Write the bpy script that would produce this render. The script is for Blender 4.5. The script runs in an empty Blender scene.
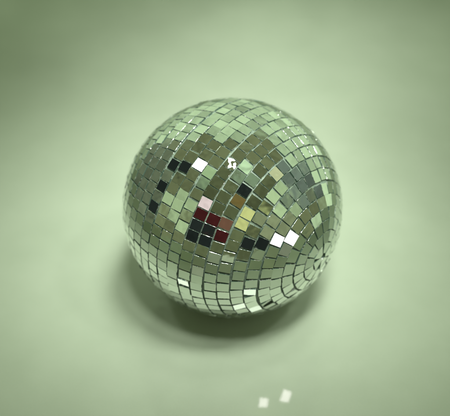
import bpy, bmesh, math, random
import numpy as np
from mathutils import Vector, Matrix

random.seed(7)
rng = np.random.default_rng(11)
scene = bpy.context.scene
col = scene.collection
rad = math.radians

# ------------------------------------------------------------------ sizes
R = 0.09                     # radius of the ball over the mirror faces
DIST = 8.0                   # camera distance in ball radii
ELEV = rad(38.0)
ce, se = math.cos(ELEV), math.sin(ELEV)
CZ = R * 1.006               # height of the ball's centre above the tabletop


def cam2world(v):            # x right, y up, z towards the camera -> world axes
    x, y, z = v
    return np.array([x, -z * ce + y * se, y * ce + z * se])


def srgb(r, g, b):
    def f(c):
        c /= 255.0
        return c / 12.92 if c <= 0.04045 else ((c + 0.055) / 1.055) ** 2.4
    return np.array([f(r), f(g), f(b)])


def direction(el, az):       # az 0 = towards the camera side, + = to the right
    el, az = rad(el), rad(az)
    return np.array([math.cos(el) * math.sin(az), -math.cos(el) * math.cos(az), math.sin(el)])


# ------------------------------------------------------------------ the room's light, seen from the ball
G = srgb(168, 190, 146)
BASE = srgb(180, 204, 162)
OL = srgb(107, 115, 82)
OL2 = srgb(91, 99, 69)
DK = srgb(33, 39, 37)
RED = srgb(66, 28, 28)
# (elevation, azimuth, inner radius, outer radius, colour)
PATCH = [
    (80, 180, 10, 20, OL),
    (58, 110, 14, 20, OL),
    (52, 72, 18, 24, OL),
    (72, -120, 14, 20, OL),
    (20, 40, 50, 58, OL),
    (55, 0, 40, 46, OL),
    (25, -10, 48, 56, OL2),
    (25, -80, 42, 50, OL),
    (8, -112, 24, 30, srgb(98, 108, 86)),
    (28, 90, 16, 22, srgb(104, 118, 106)),
    (12, 46, 18, 24, srgb(132, 142, 108)),
    (23, -60, 10, 16, G),
    (26, 64, 9, 15, G),
    (36, 58, 7, 12, G),
    (64, -56, 6, 9, srgb(150, 176, 132)),
    (52, -50, 5, 8, srgb(105, 122, 100)),
    (68, 14, 5, 8, srgb(104, 134, 114)),
    (60, 40, 4, 6, srgb(120, 140, 112)),
    (31, 36, 5, 8, srgb(168, 178, 116)),
    (22, 14, 4, 7, srgb(184, 188, 124)),
    (66, 52, 5, 7, srgb(205, 236, 190)),
    (47, 80, 4, 7, srgb(235, 242, 190)),
    (46, -94, 6, 8, DK),
    (33, -106, 5, 7, DK),
    (18, -92, 5, 7, DK),
    (1, -89, 5, 7, DK),
    (53, 19, 5, 7, DK),
    (0, 21, 7, 10, DK),
    (44, 12, 3, 5, srgb(112, 96, 54)),
    (6, -29, 12, 16, DK),
    (23, -22, 10, 13, RED),
    (9, -8, 5, 8, RED),
    (21, -6, 5, 8, srgb(108, 78, 62)),
    (37, -34, 3.5, 5, srgb(236, 214, 216)),
]


def room_colour(d):
    c = BASE.copy()
    for el, az, r0, r1, k in PATCH:
        x = float(np.dot(d, direction(el, az)))
        a, b = math.cos(rad(r1)), math.cos(rad(r0))
        t = min(max((x - a) / (b - a), 0), 1)
        t = t * t * (3 - 2 * t)
        c = c * (1 - t) + k * t
    return c


# lamps of the room, and added ones that soften the shadow (direction from ball, distance, diameter, power, colour, spread)
LAMPS = {
    'main': (direction(76, 48), 1.25, 0.36, None),
    'near': (direction(67, 6), 1.3, 0.20, None),
    'over': (direction(79, 125), 1.3, 0.22, None),
    'side': (direction(62, -86), 1.35, 0.11, None),
    'right': (direction(60, 66), 1.4, 0.12, None),
    'window': (direction(1.5, 50), 1.6, 0.13, None),
}


def new_mat(name):
    m = bpy.data.materials.new(name)
    m.use_nodes = True
    nt = m.node_tree
    return m, nt, nt.nodes['Principled BSDF']


def world_setup():
    w = bpy.data.worlds.new('World')
    scene.world = w
    w.use_nodes = True
    nt = w.node_tree
    nt.nodes.clear()
    out = nt.nodes.new('ShaderNodeOutputWorld')
    bg = nt.nodes.new('ShaderNodeBackground')
    nt.links.new(bg.outputs[0], out.inputs[0])
    tc = nt.nodes.new('ShaderNodeTexCoord')
    # a slight wander of the patch outlines
    nz = nt.nodes.new('ShaderNodeTexNoise')
    nz.inputs['Scale'].default_value = 3.2
    nz.inputs['Detail'].default_value = 3
    nt.links.new(tc.outputs['Generated'], nz.inputs['Vector'])
    sub = nt.nodes.new('ShaderNodeVectorMath'); sub.operation = 'SUBTRACT'
    sub.inputs[1].default_value = (0.5, 0.5, 0.5)
    nt.links.new(nz.outputs['Color'], sub.inputs[0])
    mul = nt.nodes.new('ShaderNodeVectorMath'); mul.operation = 'SCALE'
    mul.inputs['Scale'].default_value = 0.05
    nt.links.new(sub.outputs[0], mul.inputs[0])
    add = nt.nodes.new('ShaderNodeVectorMath'); add.operation = 'ADD'
    nt.links.new(tc.outputs['Generated'], add.inputs[0])
    nt.links.new(mul.outputs[0], add.inputs[1])
    nrm = nt.nodes.new('ShaderNodeVectorMath'); nrm.operation = 'NORMALIZE'
    nt.links.new(add.outputs[0], nrm.inputs[0])
    cur = None
    for el, az, r0, r1, k in PATCH:
        d = direction(el, az)
        dot = nt.nodes.new('ShaderNodeVectorMath'); dot.operation = 'DOT_PRODUCT'
        dot.inputs[1].default_value = tuple(d)
        nt.links.new(nrm.outputs[0], dot.inputs[0])
        mr = nt.nodes.new('ShaderNodeMapRange')
        mr.interpolation_type = 'SMOOTHSTEP'
        mr.inputs['From Min'].default_value = math.cos(rad(r1))
        mr.inputs['From Max'].default_value = math.cos(rad(r0))
        nt.links.new(dot.outputs['Value'], mr.inputs['Value'])
        mx = nt.nodes.new('ShaderNodeMix'); mx.data_type = 'RGBA'
        nt.links.new(mr.outputs['Result'], mx.inputs[0])
        if cur is None:
            mx.inputs[6].default_value = (*BASE, 1)
        else:
            nt.links.new(cur, mx.inputs[6])
        mx.inputs[7].default_value = (*k, 1)
        cur = mx.outputs[2]
    # brightness variation of walls
    n2 = nt.nodes.new('ShaderNodeTexNoise')
    n2.inputs['Scale'].default_value = 10
    n2.inputs['Detail'].default_value = 4
    n2.inputs['Roughness'].default_value = 0.6
    nt.links.new(tc.outputs['Generated'], n2.inputs['Vector'])
    m2 = nt.nodes.new('ShaderNodeMapRange')
    m2.inputs['From Min'].default_value = 0.3
    m2.inputs['From Max'].default_value = 0.7
    m2.inputs['To Min'].default_value = 0.52
    m2.inputs['To Max'].default_value = 1.42
    nt.links.new(n2.outputs['Fac'], m2.inputs['Value'])
    sc = nt.nodes.new('ShaderNodeVectorMath'); sc.operation = 'SCALE'
    nt.links.new(cur, sc.inputs[0])
    nt.links.new(m2.outputs['Result'], sc.inputs['Scale'])
    nt.links.new(sc.outputs[0], bg.inputs['Color'])
    bg.inputs['Strength'].default_value = 1.0


world_setup()

# ------------------------------------------------------------------ materials
def mirror_material(name, crackle=False):
    m, nt, p = new_mat(name)
    p.inputs['Metallic'].default_value = 1.0
    info = nt.nodes.new('ShaderNodeObjectInfo')
    att = nt.nodes.new('ShaderNodeAttribute'); att.attribute_name = 'tone'
    tc = nt.nodes.new('ShaderNodeTexCoord')
    geo = nt.nodes.new('ShaderNodeNewGeometry')
    mx = nt.nodes.new('ShaderNodeMix'); mx.data_type = 'RGBA'
    mx.inputs[6].default_value = (0.77, 0.82, 0.76, 1)
    mx.inputs[7].default_value = (0.92, 0.975, 0.90, 1)
    nt.links.new(att.outputs['Fac'], mx.inputs[0])
    # dust film and smudges, dimming the mirror a little
    nz = nt.nodes.new('ShaderNodeTexNoise')
    nz.inputs['Scale'].default_value = 420
    nz.inputs['Detail'].default_value = 4
    nz.inputs['Roughness'].default_value = 0.65
    nt.links.new(geo.outputs['Position'], nz.inputs['Vector'])
    mr = nt.nodes.new('ShaderNodeMapRange')
    mr.inputs['From Min'].default_value = 0.48
    mr.inputs['From Max'].default_value = 0.78
    mr.inputs['To Min'].default_value = 0.015
    mr.inputs['To Max'].default_value = 0.09
    nt.links.new(nz.outputs['Fac'], mr.inputs['Value'])
    nt.links.new(mr.outputs['Result'], p.inputs['Roughness'])
    nt.links.new(mx.outputs[2], p.inputs['Base Color'])
    # glass is never quite flat
    n3 = nt.nodes.new('ShaderNodeTexNoise')
    n3.inputs['Scale'].default_value = 150 if crackle else 130
    n3.inputs['Detail'].default_value = 0.5 if crackle else 1
    nt.links.new(geo.outputs['Position'], n3.inputs['Vector'])
    bp = nt.nodes.new('ShaderNodeBump')
    bp.inputs['Strength'].default_value = 1.0
    bp.inputs['Distance'].default_value = 0.0007 if crackle else 0.00008
    nt.links.new(n3.outputs['Fac'], bp.inputs['Height'])
    nt.links.new(bp.outputs[0], p.inputs['Normal'])
    # clear front glass
    p.inputs['Coat Weight'].default_value = 0.5
    p.inputs['Coat Roughness'].default_value = 0.02
    return m


M_MIRROR = mirror_material('mirror_glass')
M_CRACK = mirror_material('cracked_mirror_glass', True)

M_EDGE, nt, p = new_mat('cut_glass_edge')
p.inputs['Base Color'].default_value = (0.075, 0.115, 0.09, 1)
p.inputs['Roughness'].default_value = 0.16
p.inputs['IOR'].default_value = 1.6
geo = nt.nodes.new('ShaderNodeNewGeometry')
nz = nt.nodes.new('ShaderNodeTexNoise')
nz.inputs['Scale'].default_value = 240
nz.inputs['Detail'].default_value = 2
nt.links.new(geo.outputs['Position'], nz.inputs['Vector'])
mr = nt.nodes.new('ShaderNodeMapRange')
mr.inputs['From Min'].default_value = 0.52
mr.inputs['From Max'].default_value = 0.60
nt.links.new(nz.outputs['Fac'], mr.inputs['Value'])
nt.links.new(mr.outputs['Result'], p.inputs['Metallic'])
cr = nt.nodes.new('ShaderNodeMix'); cr.data_type = 'RGBA'
cr.inputs[6].default_value = (0.075, 0.12, 0.09, 1)
cr.inputs[7].default_value = (0.88, 0.92, 0.86, 1)
nt.links.new(mr.outputs['Result'], cr.inputs[0])
nt.links.new(cr.outputs[2], p.inputs['Base Color'])
bp = nt.nodes.new('ShaderNodeBump')
bp.inputs['Strength'].default_value = 1.0
bp.inputs['Distance'].default_value = 0.0006
nt.links.new(nz.outputs['Fac'], bp.inputs['Height'])
nt.links.new(bp.outputs[0], p.inputs['Normal'])

M_CORE, nt, p = new_mat('glue_coated_core')
p.inputs['Base Color'].default_value = (0.16, 0.21, 0.16, 1)
p.inputs['Roughness'].default_value = 0.5
geo = nt.nodes.new('ShaderNodeNewGeometry')
nz = nt.nodes.new('ShaderNodeTexNoise')
nz.inputs['Scale'].default_value = 260
nz.inputs['Detail'].default_value = 6
nt.links.new(geo.outputs['Position'], nz.inputs['Vector'])
cr = nt.nodes.new('ShaderNodeMix'); cr.data_type = 'RGBA'
cr.inputs[6].default_value = (0.09, 0.125, 0.10, 1)
cr.inputs[7].default_value = (0.24, 0.31, 0.24, 1)
nt.links.new(nz.outputs['Fac'], cr.inputs[0])
nt.links.new(cr.outputs[2], p.inputs['Base Color'])
bp = nt.nodes.new('ShaderNodeBump')
bp.inputs['Distance'].default_value = 0.0008
nt.links.new(nz.outputs['Fac'], bp.inputs['Height'])
nt.links.new(bp.outputs[0], p.inputs['Normal'])

M_TABLE, nt, p = new_mat('lacquered_pale_green_top')
tc = nt.nodes.new('ShaderNodeTexCoord')
n1 = nt.nodes.new('ShaderNodeTexNoise')
n1.inputs['Scale'].default_value = 14
n1.inputs['Detail'].default_value = 8
n1.inputs['Roughness'].default_value = 0.6
nt.links.new(tc.outputs['Object'], n1.inputs['Vector'])
n2 = nt.nodes.new('ShaderNodeTexNoise')
n2.inputs['Scale'].default_value = 900
n2.inputs['Detail'].default_value = 3
nt.links.new(tc.outputs['Object'], n2.inputs['Vector'])
mxv = nt.nodes.new('ShaderNodeMath'); mxv.operation = 'MULTIPLY_ADD'
mxv.inputs[1].default_value = 0.35
nt.links.new(n2.outputs['Fac'], mxv.inputs[0])
nt.links.new(n1.outputs['Fac'], mxv.inputs[2])
cr = nt.nodes.new('ShaderNodeMix'); cr.data_type = 'RGBA'
mr = nt.nodes.new('ShaderNodeMapRange')
mr.inputs['From Min'].default_value = 0.35
mr.inputs['From Max'].default_value = 0.95
nt.links.new(mxv.outputs[0], mr.inputs['Value'])
nt.links.new(mr.outputs['Result'], cr.inputs[0])
cr.inputs[6].default_value = (0.33, 0.38, 0.288, 1)
cr.inputs[7].default_value = (0.395, 0.445, 0.35, 1)
nt.links.new(cr.outputs[2], p.inputs['Base Color'])
p.inputs['Roughness'].default_value = 0.45
p.inputs['Specular IOR Level'].default_value = 0.2
p.inputs['Coat Weight'].default_value = 0.85
p.inputs['Coat Roughness'].default_value = 0.045
bp = nt.nodes.new('ShaderNodeBump')
bp.inputs['Strength'].default_value = 0.25
bp.inputs['Distance'].default_value = 0.0002
nt.links.new(n2.outputs['Fac'], bp.inputs['Height'])
nt.links.new(bp.outputs[0], p.inputs['Normal'])

# ------------------------------------------------------------------ the tabletop
def build_table():
    bm = bmesh.new()
    x0, x1, y0, y1, t = -0.66, 0.62, -0.60, 1.15, 0.03
    vs = []
    rr = 0.05
    ring = []
    for cx, cy, a0 in ((x1 - rr, y1 - rr, 0), (x0 + rr, y1 - rr, 90), (x0 + rr, y0 + rr, 180), (x1 - rr, y0 + rr, 270)):
        for i in range(9):
            a = rad(a0 + i * 90 / 8)
            ring.append((cx + rr * math.cos(a), cy + rr * math.sin(a)))
    def loop(inset, z):
        out = []
        for (x, y) in ring:
            l = math.hypot(x, y)
            out.append(bm.verts.new((x - inset * x / l, y - inset * y / l, z)))
        return out
    loops = [loop(0.004, 0), loop(0.001, -0.0012), loop(0, -0.004), loop(0, -t + 0.004), loop(0.004, -t)]
    for a, b in zip(loops, loops[1:]):
        n = len(a)
        for i in range(n):
            bm.faces.new((a[i], b[i], b[(i + 1) % n], a[(i + 1) % n]))
    bm.faces.new(loops[0])
    bm.faces.new(list(reversed(loops[-1])))
    bmesh.ops.recalc_face_normals(bm, faces=bm.faces)
    me = bpy.data.meshes.new('tabletop')
    bm.to_mesh(me); bm.free()
    me.materials.append(M_TABLE)
    o = bpy.data.objects.new('tabletop', me)
    col.objects.link(o)
    o['kind'] = 'structure'
    return o


build_table()

# ------------------------------------------------------------------ mirror ball layout
A_, B_ = 0.472424, -0.510903
S_, O_ = 6.38675, 7.66053
pole = np.array([math.cos(A_) * math.cos(B_), math.cos(A_) * math.sin(B_), math.sin(A_)])
v0 = np.array([0, 0, 1.0])
ux = v0 - pole * (v0 @ pole); ux /= np.linalg.norm(ux)
uy = np.cross(pole, ux)

_p = np.array([0.868, 0.377, 0.32])
_p = _p - pole * float(_p @ pole)
DRIFT = _p / np.linalg.norm(_p)

RINGS = {2: (20, 16.5), 3: (28, 11.45), 4: (36, 6.08), 5: (42, 2.71), 6: (45, 6.28), 7: (50, 5.42), 8: (53, 2.38), 9: (59, 3.28), 10: (62, 4.58), 11: (62, 2.22), 12: (65, 0.78), 13: (63, -0.06), 14: (63, 1.47), 15: (60, 4.94), 16: (59, 5.62)}
# mirror facets read off the ball: ring, polar angle, longitude, tone
FACETS = """2 23.4 -37.0 g;2 23.8 -19.7 w;2 24.2 -1.2 G;3 29.1 -54.9 D;3 30.1 -39.5 D;3 30.3 -27.1 D;3 30.5 -15.4 D;3 29.8 -1.2 W;3 29.5 11.1 G;4 35.7 -63.7 D;4 35.6 -53.3 D;4 36.7 -44.8 o;4 36.6 -31.2 S;4 36.9 -24.5 G;4 36.7 -14.5 o;4 36.7 -5.5 o;4 36.0 5.2 P;4 36.1 15.0 G;4 34.7 36.3 G;4 34.8 46.7 G;4 35.7 57.2 G;5 43.2 -31.8 S;5 43.2 -22.8 S;5 43.7 -14.5 G;5 42.8 -5.8 D;5 42.7 2.7 o;5 42.8 11.2 B;5 42.3 20.0 G;5 42.0 28.8 G;5 41.6 36.8 G;5 41.8 45.4 G;5 42.9 54.5 W;5 42.8 70.5 G;6 49.0 -42.3 S;6 49.5 -34.0 S;6 49.7 -26.0 G;6 50.0 -18.5 G;6 50.1 -9.4 o;6 49.2 -2.3 o;6 49.2 6.9 o;6 49.3 14.7 B;6 49.2 22.5 G;6 48.7 30.6 G;6 48.6 31.3 G;6 48.5 38.7 G;6 48.8 46.0 G;6 49.3 54.1 G;6 49.3 62.3 G;7 55.6 -45.0 G;7 55.8 -37.0 O;7 55.5 -29.9 V;7 56.0 -23.3 O;7 56.2 -16.1 O;7 56.2 -9.0 O;7 55.3 -0.6 Y;7 55.2 5.3 Y;7 55.4 12.3 D;7 55.2 19.1 D;7 55.6 26.4 G;7 55.6 33.1 G;7 55.8 33.8 G;7 55.7 41.7 G;7 55.8 49.1 G;7 55.5 55.4 G;8 61.8 -37.7 O;8 62.5 -31.7 O;8 62.4 -24.8 O;8 62.7 -17.7 S;8 62.5 -10.6 B;8 62.4 -4.4 O;8 62.5 1.8 O;8 62.4 9.3 r;8 61.9 16.0 R;8 61.7 22.8 D;8 62.1 29.1 G;8 62.2 35.7 G;8 61.7 37.0 G;8 61.5 42.5 G;8 62.1 49.2 G;9 68.7 -28.4 G;9 68.3 -21.9 g;9 68.6 -14.8 T;9 68.7 -8.0 O;9 69.0 -1.9 O;9 68.9 3.7 O;9 68.5 10.0 R;9 68.3 15.7 B;9 68.3 21.6 B;9 68.4 27.0 D;9 68.2 33.9 G;9 68.6 40.6 G;9 68.3 45.3 G;9 69.1 50.8 G;10 74.9 -24.5 G;10 74.8 -18.1 K;10 75.3 -6.9 O;10 75.2 -1.4 O;10 75.2 4.5 p;10 74.6 10.1 R;10 74.6 15.9 B;10 75.0 22.0 B;10 75.0 27.7 G;10 74.7 33.3 G;10 75.2 45.4 G;10 75.6 51.3 W;11 81.6 -38.6 G;11 81.5 -32.5 G;11 81.1 -27.3 O;11 82.4 -21.5 O;11 81.0 -8.9 G;11 80.4 -3.1 S;11 80.6 2.5 O;11 80.9 8.4 G;11 80.5 19.6 G;11 82.1 19.9 O;11 80.8 25.6 G;11 81.0 31.4 G;11 81.4 37.0 G;11 81.7 43.5 G;11 81.7 47.7 G;11 82.5 53.3 G;12 87.1 -43.8 G;12 87.2 -37.9 G;12 87.4 -32.8 G;12 87.3 -27.4 G;12 87.6 -21.8 O;12 87.3 -10.1 W;12 87.4 -4.1 O;12 87.2 1.2 O;12 86.5 6.6 G;12 87.3 11.2 G;12 87.2 22.4 O;12 87.2 28.4 G;12 87.8 34.4 G;12 88.0 40.0 G;13 93.6 -45.2 G;13 93.9 -39.5 G;13 92.7 -34.5 G;13 92.5 -28.9 G;13 94.2 -23.3 D;13 93.1 -17.2 O;13 93.5 -5.9 B;13 92.4 0.9 O;13 93.3 5.0 D;13 93.3 11.2 G;13 93.0 16.8 S;13 92.6 22.7 D;13 93.8 28.4 G;13 94.0 34.5 G;13 94.2 39.9 G;14 99.3 -37.8 G;14 99.5 -32.7 G;14 99.4 -27.1 G;14 99.7 -21.3 G;14 99.6 -16.2 S;14 99.8 -4.4 B;14 100.0 2.2 O;14 99.7 7.6 B;14 99.4 12.8 O;14 100.0 18.4 B;14 99.9 24.3 O;14 100.3 29.8 G;14 100.2 35.2 G;15 107.3 -1.0 D;15 106.1 4.8 D;15 106.3 10.9 O;15 106.2 16.5 O;15 107.6 23.3 D;15 107.3 29.9 G;15 106.7 34.0 G;16 112.6 5.6 O;16 112.3 11.8 O;16 113.4 17.8 O;"""
TONE = {'B': srgb(26, 32, 28), 'R': srgb(60, 18, 20), 'r': srgb(98, 66, 52), 'O': srgb(84, 90, 52), 'D': srgb(80, 98, 70),
        'S': srgb(112, 134, 108), 'G': srgb(150, 178, 130), 'K': srgb(150, 176, 140), 'T': srgb(100, 138, 115),
        'Y': srgb(168, 176, 104), 'o': srgb(112, 132, 86), 'g': srgb(185, 212, 172), 'w': srgb(215, 236, 222), 'V': srgb(225, 235, 180), 'p': srgb(200, 170, 165), 'W': None, 'P': None}
facets = []
for s in FACETS.strip(';').split(';'):
    k, t, p_, c = s.split()
    facets.append((int(k), float(t), float(p_), c))

CAMV = np.array([0, 0, DIST])


def unit(v):
    return v / np.linalg.norm(v)


def near_lamp(n, w):
    pw = cam2world(n) * R
    m = 0
    for nm, (d, dist, size, _) in LAMPS.items():
        for flip in (1, -1):
            L = d * dist
            if flip < 0:
                L = np.array([L[0], L[1], -L[2] - 2 * CZ])
            a = math.degrees(math.acos(max(-1, min(1, float(unit(L - pw) @ w)))))
            lim = 6.9 + math.degrees(size / 2 / dist)
            if a < lim:
                m = max(m, lim - a)
    return m


def solve_tilt(n, cls, px_hint=None):
    """the small tilt that makes a facet show what that facet shows"""
    v = unit(CAMV - n)
    if cls in ('W', 'P'):
        # facet catching a lamp: choose the lamp nearest to where it already looks
        rf = 2 * (n @ v) * n - v
        w = cam2world(rf)
        best = None
        for nm, L in LAMPS.items():
            d = L[0]
            cands = [d]
            if w[2] < -0.3:
                cands = [np.array([d[0], d[1], -d[2]])]
            for c in cands:
                a = math.degrees(math.acos(max(-1, min(1, float(w @ c)))))
                if best is None or a < best[0]:
                    best = (a, c, L)
        d = best[1]
        # aim from the ball's surface
        pw = cam2world(n)
        if d[2] > 0:
            L = best[2]
            d = unit(L[0] * L[1] - pw * R)
        else:
            L = best[2]
            img = L[0] * L[1]
            img = np.array([img[0], img[1], -img[2] - 2 * CZ])
            d = unit(img - pw * R)
        # to camera axes
        dc = np.array([d[0], d[1] * se + d[2] * ce, -d[1] * ce + d[2] * se])
        nn = unit(dc + v)
        print('lamp facet', cls, 'tilt', round(math.degrees(math.acos(min(1, nn @ n))), 1), 'el/az', np.degrees(np.arcsin(w[2])).round(), np.degrees(np.arctan2(w[0], -w[1])).round())
        return nn
    if cls == 'K':
        return unit(n + 0.02 * np.array([0.7, 0.7, 0]))
    tgt = TONE['G' if cls is None else cls] ** (1 / 2.2)
    best = None
    for i in range(200):
        amp = 0 if i == 0 else rad(8.0) * math.sqrt(i / 200)
        ang = i * 2.39996
        t1 = unit(np.cross(n, [0.3, 1, 0.1])); t2 = np.cross(n, t1)
        nn = unit(n + math.tan(amp) * (math.cos(ang) * t1 + math.sin(ang) * t2))
        rf = cam2world(2 * (nn @ v) * nn - v)
        rf = rf / np.linalg.norm(rf)
        if rf[2] < -math.tan(rad(9)) * 1.0:
            c = G * 0.9
        elif rf[2] < -0.11:
            c = G * 0.9
        else:
            q1 = unit(np.cross(rf, [0.2, 0.3, 1])); q2 = np.cross(rf, q1)
            c = (room_colour(rf) + sum(room_colour(unit(rf + 0.085 * (a1 * q1 + a2 * q2))) for a1, a2 in ((1, 0), (-1, 0), (0, 1), (0, -1)))) * 0.16
        if near_lamp(n, rf) > 0:
            cost = 50.0 + near_lamp(n, rf) - math.degrees(amp) * 0.0
            if best is None or cost < best[0]:
                best = (cost, nn, amp)
            continue
        cost = float(np.abs(c ** (1 / 2.2) - tgt).sum()) * 3 + math.degrees(amp) * 0.07
        if best is None or cost < best[0]:
            best = (cost, nn, amp)
    return best[1]


def sph_dir(th, ph, k=99):
    th, ph = rad(th), rad(ph)
    if k < 4:
        # the innermost rows were started a little off the true pole
        w = rad(0.25) * (4 - k)
        p2 = unit(pole * math.cos(w) + math.sin(w) * DRIFT)
        x2 = unit(ux - p2 * float(ux @ p2)); y2 = np.cross(p2, x2)
        return math.cos(th) * p2 + math.sin(th) * (math.cos(ph) * x2 + math.sin(ph) * y2)
    return math.cos(th) * pole + math.sin(th) * (math.cos(ph) * ux + math.sin(ph) * uy)


tiles = []      # (centre direction, normal, spin, half sizes, class)
k = -1
while True:
    th = O_ + S_ * (k + 0.5)
    if th > 179:
        break
    sn = math.sin(rad(max(th, 1.5)))
    if k in RINGS:
        n, p0 = RINGS[k]
    else:
        n = max(3 if th > 5 and th < 176 else (5 if th > 3 else 1), round(360 * sn / 5.72))
        p0 = random.uniform(0, 6)
    step = 360 / n
    fs = {}
    if k in RINGS:
        pr_step = step
        for f in facets:
            if f[0] == k:
                j = round((f[2] - p0) / pr_step)
                fs.setdefault(j % n, []).append((f[1] - th, ((f[2] - p0 - j * pr_step)), f[3], j))
    js = sorted(v[0][3] for v in fs.values())
    def shift(j, idx):
        if not js:
            return 0.0
        jj = j if j <= n / 2 else j - n
        xs = js
        ys = [np.mean([q[idx] for q in fs[x % n]]) for x in js]
        # smoothed reading error
        ys = [0.25 * ys[max(i - 1, 0)] + 0.5 * y + 0.25 * ys[min(i + 1, len(ys) - 1)] for i, y in enumerate(ys)]
        if jj < xs[0]:
            return ys[0] * math.exp(-(xs[0] - jj) / 3)
        if jj > xs[-1]:
            return ys[-1] * math.exp(-(jj - xs[-1]) / 3)
        return float(np.interp(jj, xs, ys))
    for j in range(n):
        dth = 0.8 * shift(j, 0)
        dph = 0.8 * shift(j, 1)
        thj = th + dth + random.gauss(0, 0.10)
        phj = p0 + j * step + dph + random.gauss(0, 0.12) / sn
        c = sph_dir(thj, phj, k)
        cls = sorted(fs[j], key=lambda q: q[2] in ('G', 'O'))[0][2] if j in fs else None
        if cls is None:
            t1 = unit(np.cross(c, [0.31, 0.2, 0.9])); t2 = np.cross(c, t1)
            a = rad(min(abs(random.gauss(0, 2.1)), 5.0)); g = random.uniform(0, 6.283)
            for _try in range(40):
                nn = unit(c + math.tan(a) * (math.cos(g) * t1 + math.sin(g) * t2))
                vv = unit(CAMV - c)
                if (c @ vv) < 0.12 or not near_lamp(c, unit(cam2world(2 * (nn @ vv) * nn - vv))) > 0:
                    break
                a = rad(random.uniform(0, 1.5 + _try * 0.22)); g = random.uniform(0, 6.283)
        else:
            nn = solve_tilt(c, cls)
        spin = random.gauss(0, 1.3)
        ha = R * rad(5.30) / 2 * random.uniform(0.975, 1.02)     # along the ring
        hb = R * rad(5.85) / 2 * random.uniform(0.975, 1.02)     # across the rings
        if k <= 3:
            ha = R * rad(step * sn * 0.92) / 2
        if step * sn < 5.5:
            ha *= step * sn / 5.6
        tiles.append([c, nn, spin, ha, hb, cls, th, k])
    k += 1

# two facets of the underside that show up as pale squares in the polished top
def underside(px, py):
    # direction of the facet whose mirror image sits at this place of the picture
    f = 110 * math.sqrt(DIST * DIST - 1)
    d = unit(np.array([(px - 232.5) / f, -(py - 207.5) / f, -1.0]))
    o = cam2world(CAMV) * R + np.array([0, 0, CZ]); d = cam2world(d)
    t = -o[2] / d[2]
    p = o + t * d
    d2 = np.array([d[0], d[1], -d[2]])
    oc = p - np.array([0, 0, CZ])
    b = float(oc @ d2); c = float(oc @ oc) - R * R
    disc = b * b - c
    if disc < 0:
        return None
    t = -b - math.sqrt(disc)
    return oc + t * d2, d2


def world2cam(v):
    return np.array([v[0], v[1] * se + v[2] * ce, -v[1] * ce + v[2] * se])


for px, py in ((258, 404), (283, 395)):
    r_ = underside(px, py)
    if r_ is None:
        print('underside miss'); continue
    q, d2 = r_
    qc = unit(world2cam(q))
    T = max(tiles, key=lambda t: float(t[0] @ qc))
    L = LAMPS['window']
    aim = unit(L[0] * L[1] - q)
    nn = unit(aim - d2)
    T[1] = unit(world2cam(nn))
    T[5] = 'U'
    print('underside facet tilt', round(math.degrees(math.acos(min(1, float(T[1] @ T[0])))), 1), 'offset', round(math.degrees(math.acos(min(1, float(T[0] @ qc)))), 1), 'n', qc)

THICK = 0.0016


def tile_geometry(bm, tone_layer, T, local=None):
    c, nn, spin, ha, hb, cls, th, k = T
    e1 = unit(np.cross(pole, c)); e2 = np.cross(c, e1)
    a = rad(spin)
    f1 = math.cos(a) * e1 + math.sin(a) * e2
    f1 = unit(f1 - nn * float(f1 @ nn))
    f2 = np.cross(nn, f1)
    o = c * R * 0.9995
    W = lambda v: Vector(cam2world(v))
    bv = 0.00016
    tone = random.uniform(0.15, 1.0)
    jit = [random.uniform(-0.00008, 0.00008) for _ in range(8)]
    taper = {-1: 1.0, 1: 1.0}
    if k <= 4 and th < 90:
        q = 0.95 * (1 - 0.08 * max(0, k))
        wide = math.sin(rad(th + 2.7)) / math.sin(rad(th)); thin = math.sin(rad(max(th - 2.7, 0.4))) / math.sin(rad(th))
        up = 1 if float(f2 @ pole) > 0 else -1
        taper = {up: 1 + q * (thin - 1), -up: 1 + q * (wide - 1)}
    if random.random() < 0.10:
        q_ = random.randrange(4); m_ = random.uniform(0.0003, 0.0009)
        jit[q_] -= m_ * (-1, 1, 1, -1)[q_]; jit[q_ + 4] -= m_ * (-1, -1, 1, 1)[q_] * random.random()
    def ring(sa, sb, h):
        out = []
        for i, (x, y) in enumerate(((-1, -1), (1, -1), (1, 1), (-1, 1))):
            p = o + f1 * (x * sa * taper[y] + jit[i]) + f2 * (y * sb + jit[i + 4]) + nn * h
            w = W(p)
            if local is not None:
                w = w - local
            out.append(bm.verts.new(w))
        return out
    top = ring(ha - bv, hb - bv, 0)
    mid = ring(ha, hb, -bv)
    low = ring(ha, hb, -THICK)
    faces = []
    f = bm.faces.new(top); f.material_index = 0; faces.append(f)
    if f.normal.dot(W(nn)) < 0:
        pass
    for a_, b_ in ((top, mid), (mid, low)):
        for i in range(4):
            g = bm.faces.new((a_[i], b_[i], b_[(i + 1) % 4], a_[(i + 1) % 4])); g.material_index = 1
            faces.append(g)
    g = bm.faces.new(list(reversed(low))); g.material_index = 1
    faces.append(g)
    bmesh.ops.recalc_face_normals(bm, faces=faces)
    for f in faces:
        for l in f.loops:
            l[tone_layer] = (tone, tone, tone, 1)


def mesh_from(bm, name, mats):
    me = bpy.data.meshes.new(name)
    bm.to_mesh(me); bm.free()
    for m in mats:
        me.materials.append(m)
    return me


ball = bpy.data.objects.new('mirror_ball', None)
col.objects.link(ball)
ball.empty_display_size = 0.05
ball.location = (0, 0, 0)
ball['label'] = 'silver mirror ball covered in small square glass facets, resting on the pale green table'
ball['category'] = 'mirror ball'

# core: an uneven glue-coated sphere
bm = bmesh.new()
bmesh.ops.create_icosphere(bm, subdivisions=6, radius=R - 0.00125)
me = mesh_from(bm, 'core', [M_CORE])
for f in me.polygons:
    f.use_smooth = True
core = bpy.data.objects.new('core', me)
col.objects.link(core)
core.parent = ball
core.location = (0, 0, CZ)
core['label'] = 'dull grey-green core showing in the gaps between the facets'

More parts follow.
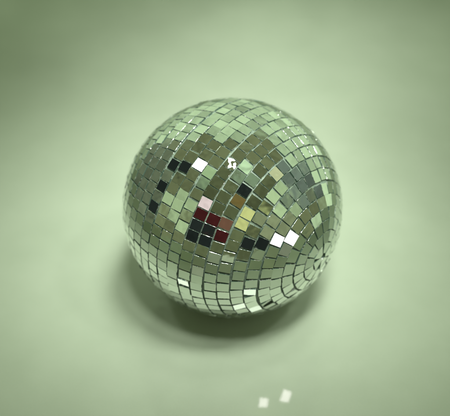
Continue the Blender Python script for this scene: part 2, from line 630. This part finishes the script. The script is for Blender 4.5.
vis = lambda T: float(T[0] @ unit(CAMV - T[0]))
order = sorted(range(len(tiles)), key=lambda i: -vis(tiles[i]))
front = set(order[:100])
for T in tiles:
    if T[5] in ('K', 'T', 'P', 'W'):
        n_ = T[0]; f_ = 110 * math.sqrt(DIST * DIST - 1)
        print('DBG', T[5], 232.5 + f_ * n_[0] / (DIST - n_[2]), 207.5 - f_ * n_[1] / (DIST - n_[2]))
TILE_LABEL = {'W': 'facet flashing white with the lamp', 'P': 'facet flashing pinkish white',
              'B': 'facet reflecting something black', 'R': 'facet reflecting dark red',
              'K': 'cracked crumpled facet with broken glitter'}
for i in order[:100]:
    T = tiles[i]
    bm = bmesh.new()
    lay = bm.loops.layers.float_color.new('tone')
    base = Vector(cam2world(T[0] * R))
    tile_geometry(bm, lay, T, base)
    me = mesh_from(bm, 'mirror_tile', [M_CRACK if T[5] == 'K' else M_MIRROR, M_EDGE])
    o = bpy.data.objects.new('mirror_tile', me)
    col.objects.link(o)
    o.parent = ball
    o.location = base + Vector((0, 0, CZ))
    if T[5] in TILE_LABEL:
        o['label'] = TILE_LABEL[T[5]]
bm = bmesh.new()
lay = bm.loops.layers.float_color.new('tone')
for i in order[100:]:
    tile_geometry(bm, lay, tiles[i])
me = mesh_from(bm, 'mirror_tiles', [M_MIRROR, M_EDGE])
o = bpy.data.objects.new('mirror_tiles', me)
col.objects.link(o)
o.parent = ball
o.location = (0, 0, CZ)
o['kind'] = 'stuff'
lowz = min(v.co.z for v in me.vertices) + CZ
ball.location.z = -lowz + 0.0001
print('tiles', len(tiles), 'lowest', lowz)

# ------------------------------------------------------------------ lamps
def area(name, key, watts, colour, spread, aim=None, shape='DISK', size_y=None):
    d, dist, size, _ = LAMPS[key]
    l = bpy.data.lights.new(name, 'AREA')
    l.shape = shape
    l.size = size
    if size_y:
        l.size_y = size_y
    l.energy = watts
    l.color = colour
    l.spread = rad(spread)
    o = bpy.data.objects.new(name, l)
    col.objects.link(o)
    o.location = Vector(d * dist) + Vector((0, 0, CZ))
    z = o.location - (Vector((aim[0], aim[1], 0)) if aim else Vector((0, 0, 0)))
    o.rotation_euler = z.to_track_quat('Z', 'Y').to_euler()
    return o


def area_at(name, loc, aim, size, watts, colour, spread):
    l = bpy.data.lights.new(name, 'AREA')
    l.shape = 'DISK'; l.size = size; l.energy = watts; l.color = colour; l.spread = rad(spread)
    o = bpy.data.objects.new(name, l)
    col.objects.link(o)
    o.location = loc
    o.rotation_euler = (Vector(loc) - Vector(aim)).to_track_quat('Z', 'Y').to_euler()
    return o


WARM = (0.94, 1.0, 0.91)
area('ceiling_or_fill_lamp', 'main', 0.44, WARM, 25, aim=(-0.03, 0.07))
area('ceiling_or_fill_lamp', 'near', 0.24, WARM, 25, aim=(-0.01, 0.09))  # added, unseen lamp; throws its shadow back behind the ball
area('ceiling_or_fill_lamp', 'over', 0.10, WARM, 26, aim=(0.0, 0.07))  # added, unseen lamp that softens the ball's shadow
area('ceiling_or_fill_lamp', 'side', 0.04, WARM, 30, aim=(0.0, 0.05))
area('ceiling_or_fill_lamp', 'right', 0.08, WARM, 25, aim=(0.0, 0.06))
area('window_light', 'window', 0.03, (1.0, 0.86, 0.95), 34, aim=None)
area_at('ceiling_or_fill_lamp', (0.05, 0.52, 1.35), (0.05, 0.42, 0), 0.3, 0.44, WARM, 26)  # added, unseen; a pool on the rear tabletop, leaving the corners dark
area_at('ceiling_or_fill_lamp', (0.0, -0.86, 1.3), (0.0, -0.66, 0), 0.24, 0.62, WARM, 29)  # added, unseen fill for the front tabletop that the lower facets reflect

# ------------------------------------------------------------------ camera
cam = bpy.data.cameras.new('camera')
co = bpy.data.objects.new('camera', cam)
col.objects.link(co)
scene.camera = co
fpx = 110 * math.sqrt(DIST * DIST - 1)
cam.sensor_fit = 'HORIZONTAL'
cam.sensor_width = 36
cam.lens = 36 * fpx / 450
cam.shift_x = -(232.5 - 225) / 450
cam.shift_y = -(208 - 207.5) / 450
co.location = Vector(cam2world(CAMV) * R) + Vector((0, 0, CZ))
dirv = Vector((0, 0, CZ)) - co.location
co.rotation_euler = dirv.to_track_quat('-Z', 'Y').to_euler()
cam.clip_start = 0.01
cam.clip_end = 100
cam.dof.use_dof = True
cam.dof.focus_distance = (DIST - 0.93) * R
cam.dof.aperture_fstop = 4.2

# ------------------------------------------------------------------ render
scene.render.engine = 'CYCLES'
scene.cycles.max_bounces = 8
scene.cycles.glossy_bounces = 6
scene.cycles.caustics_reflective = True
scene.cycles.caustics_refractive = False
scene.cycles.sample_clamp_indirect = 4
scene.render.resolution_x = 1024
scene.render.resolution_y = 947
scene.view_settings.view_transform = 'Standard'
scene.view_settings.look = 'None'
scene.view_settings.exposure = 0.1
scene.view_settings.gamma = 1
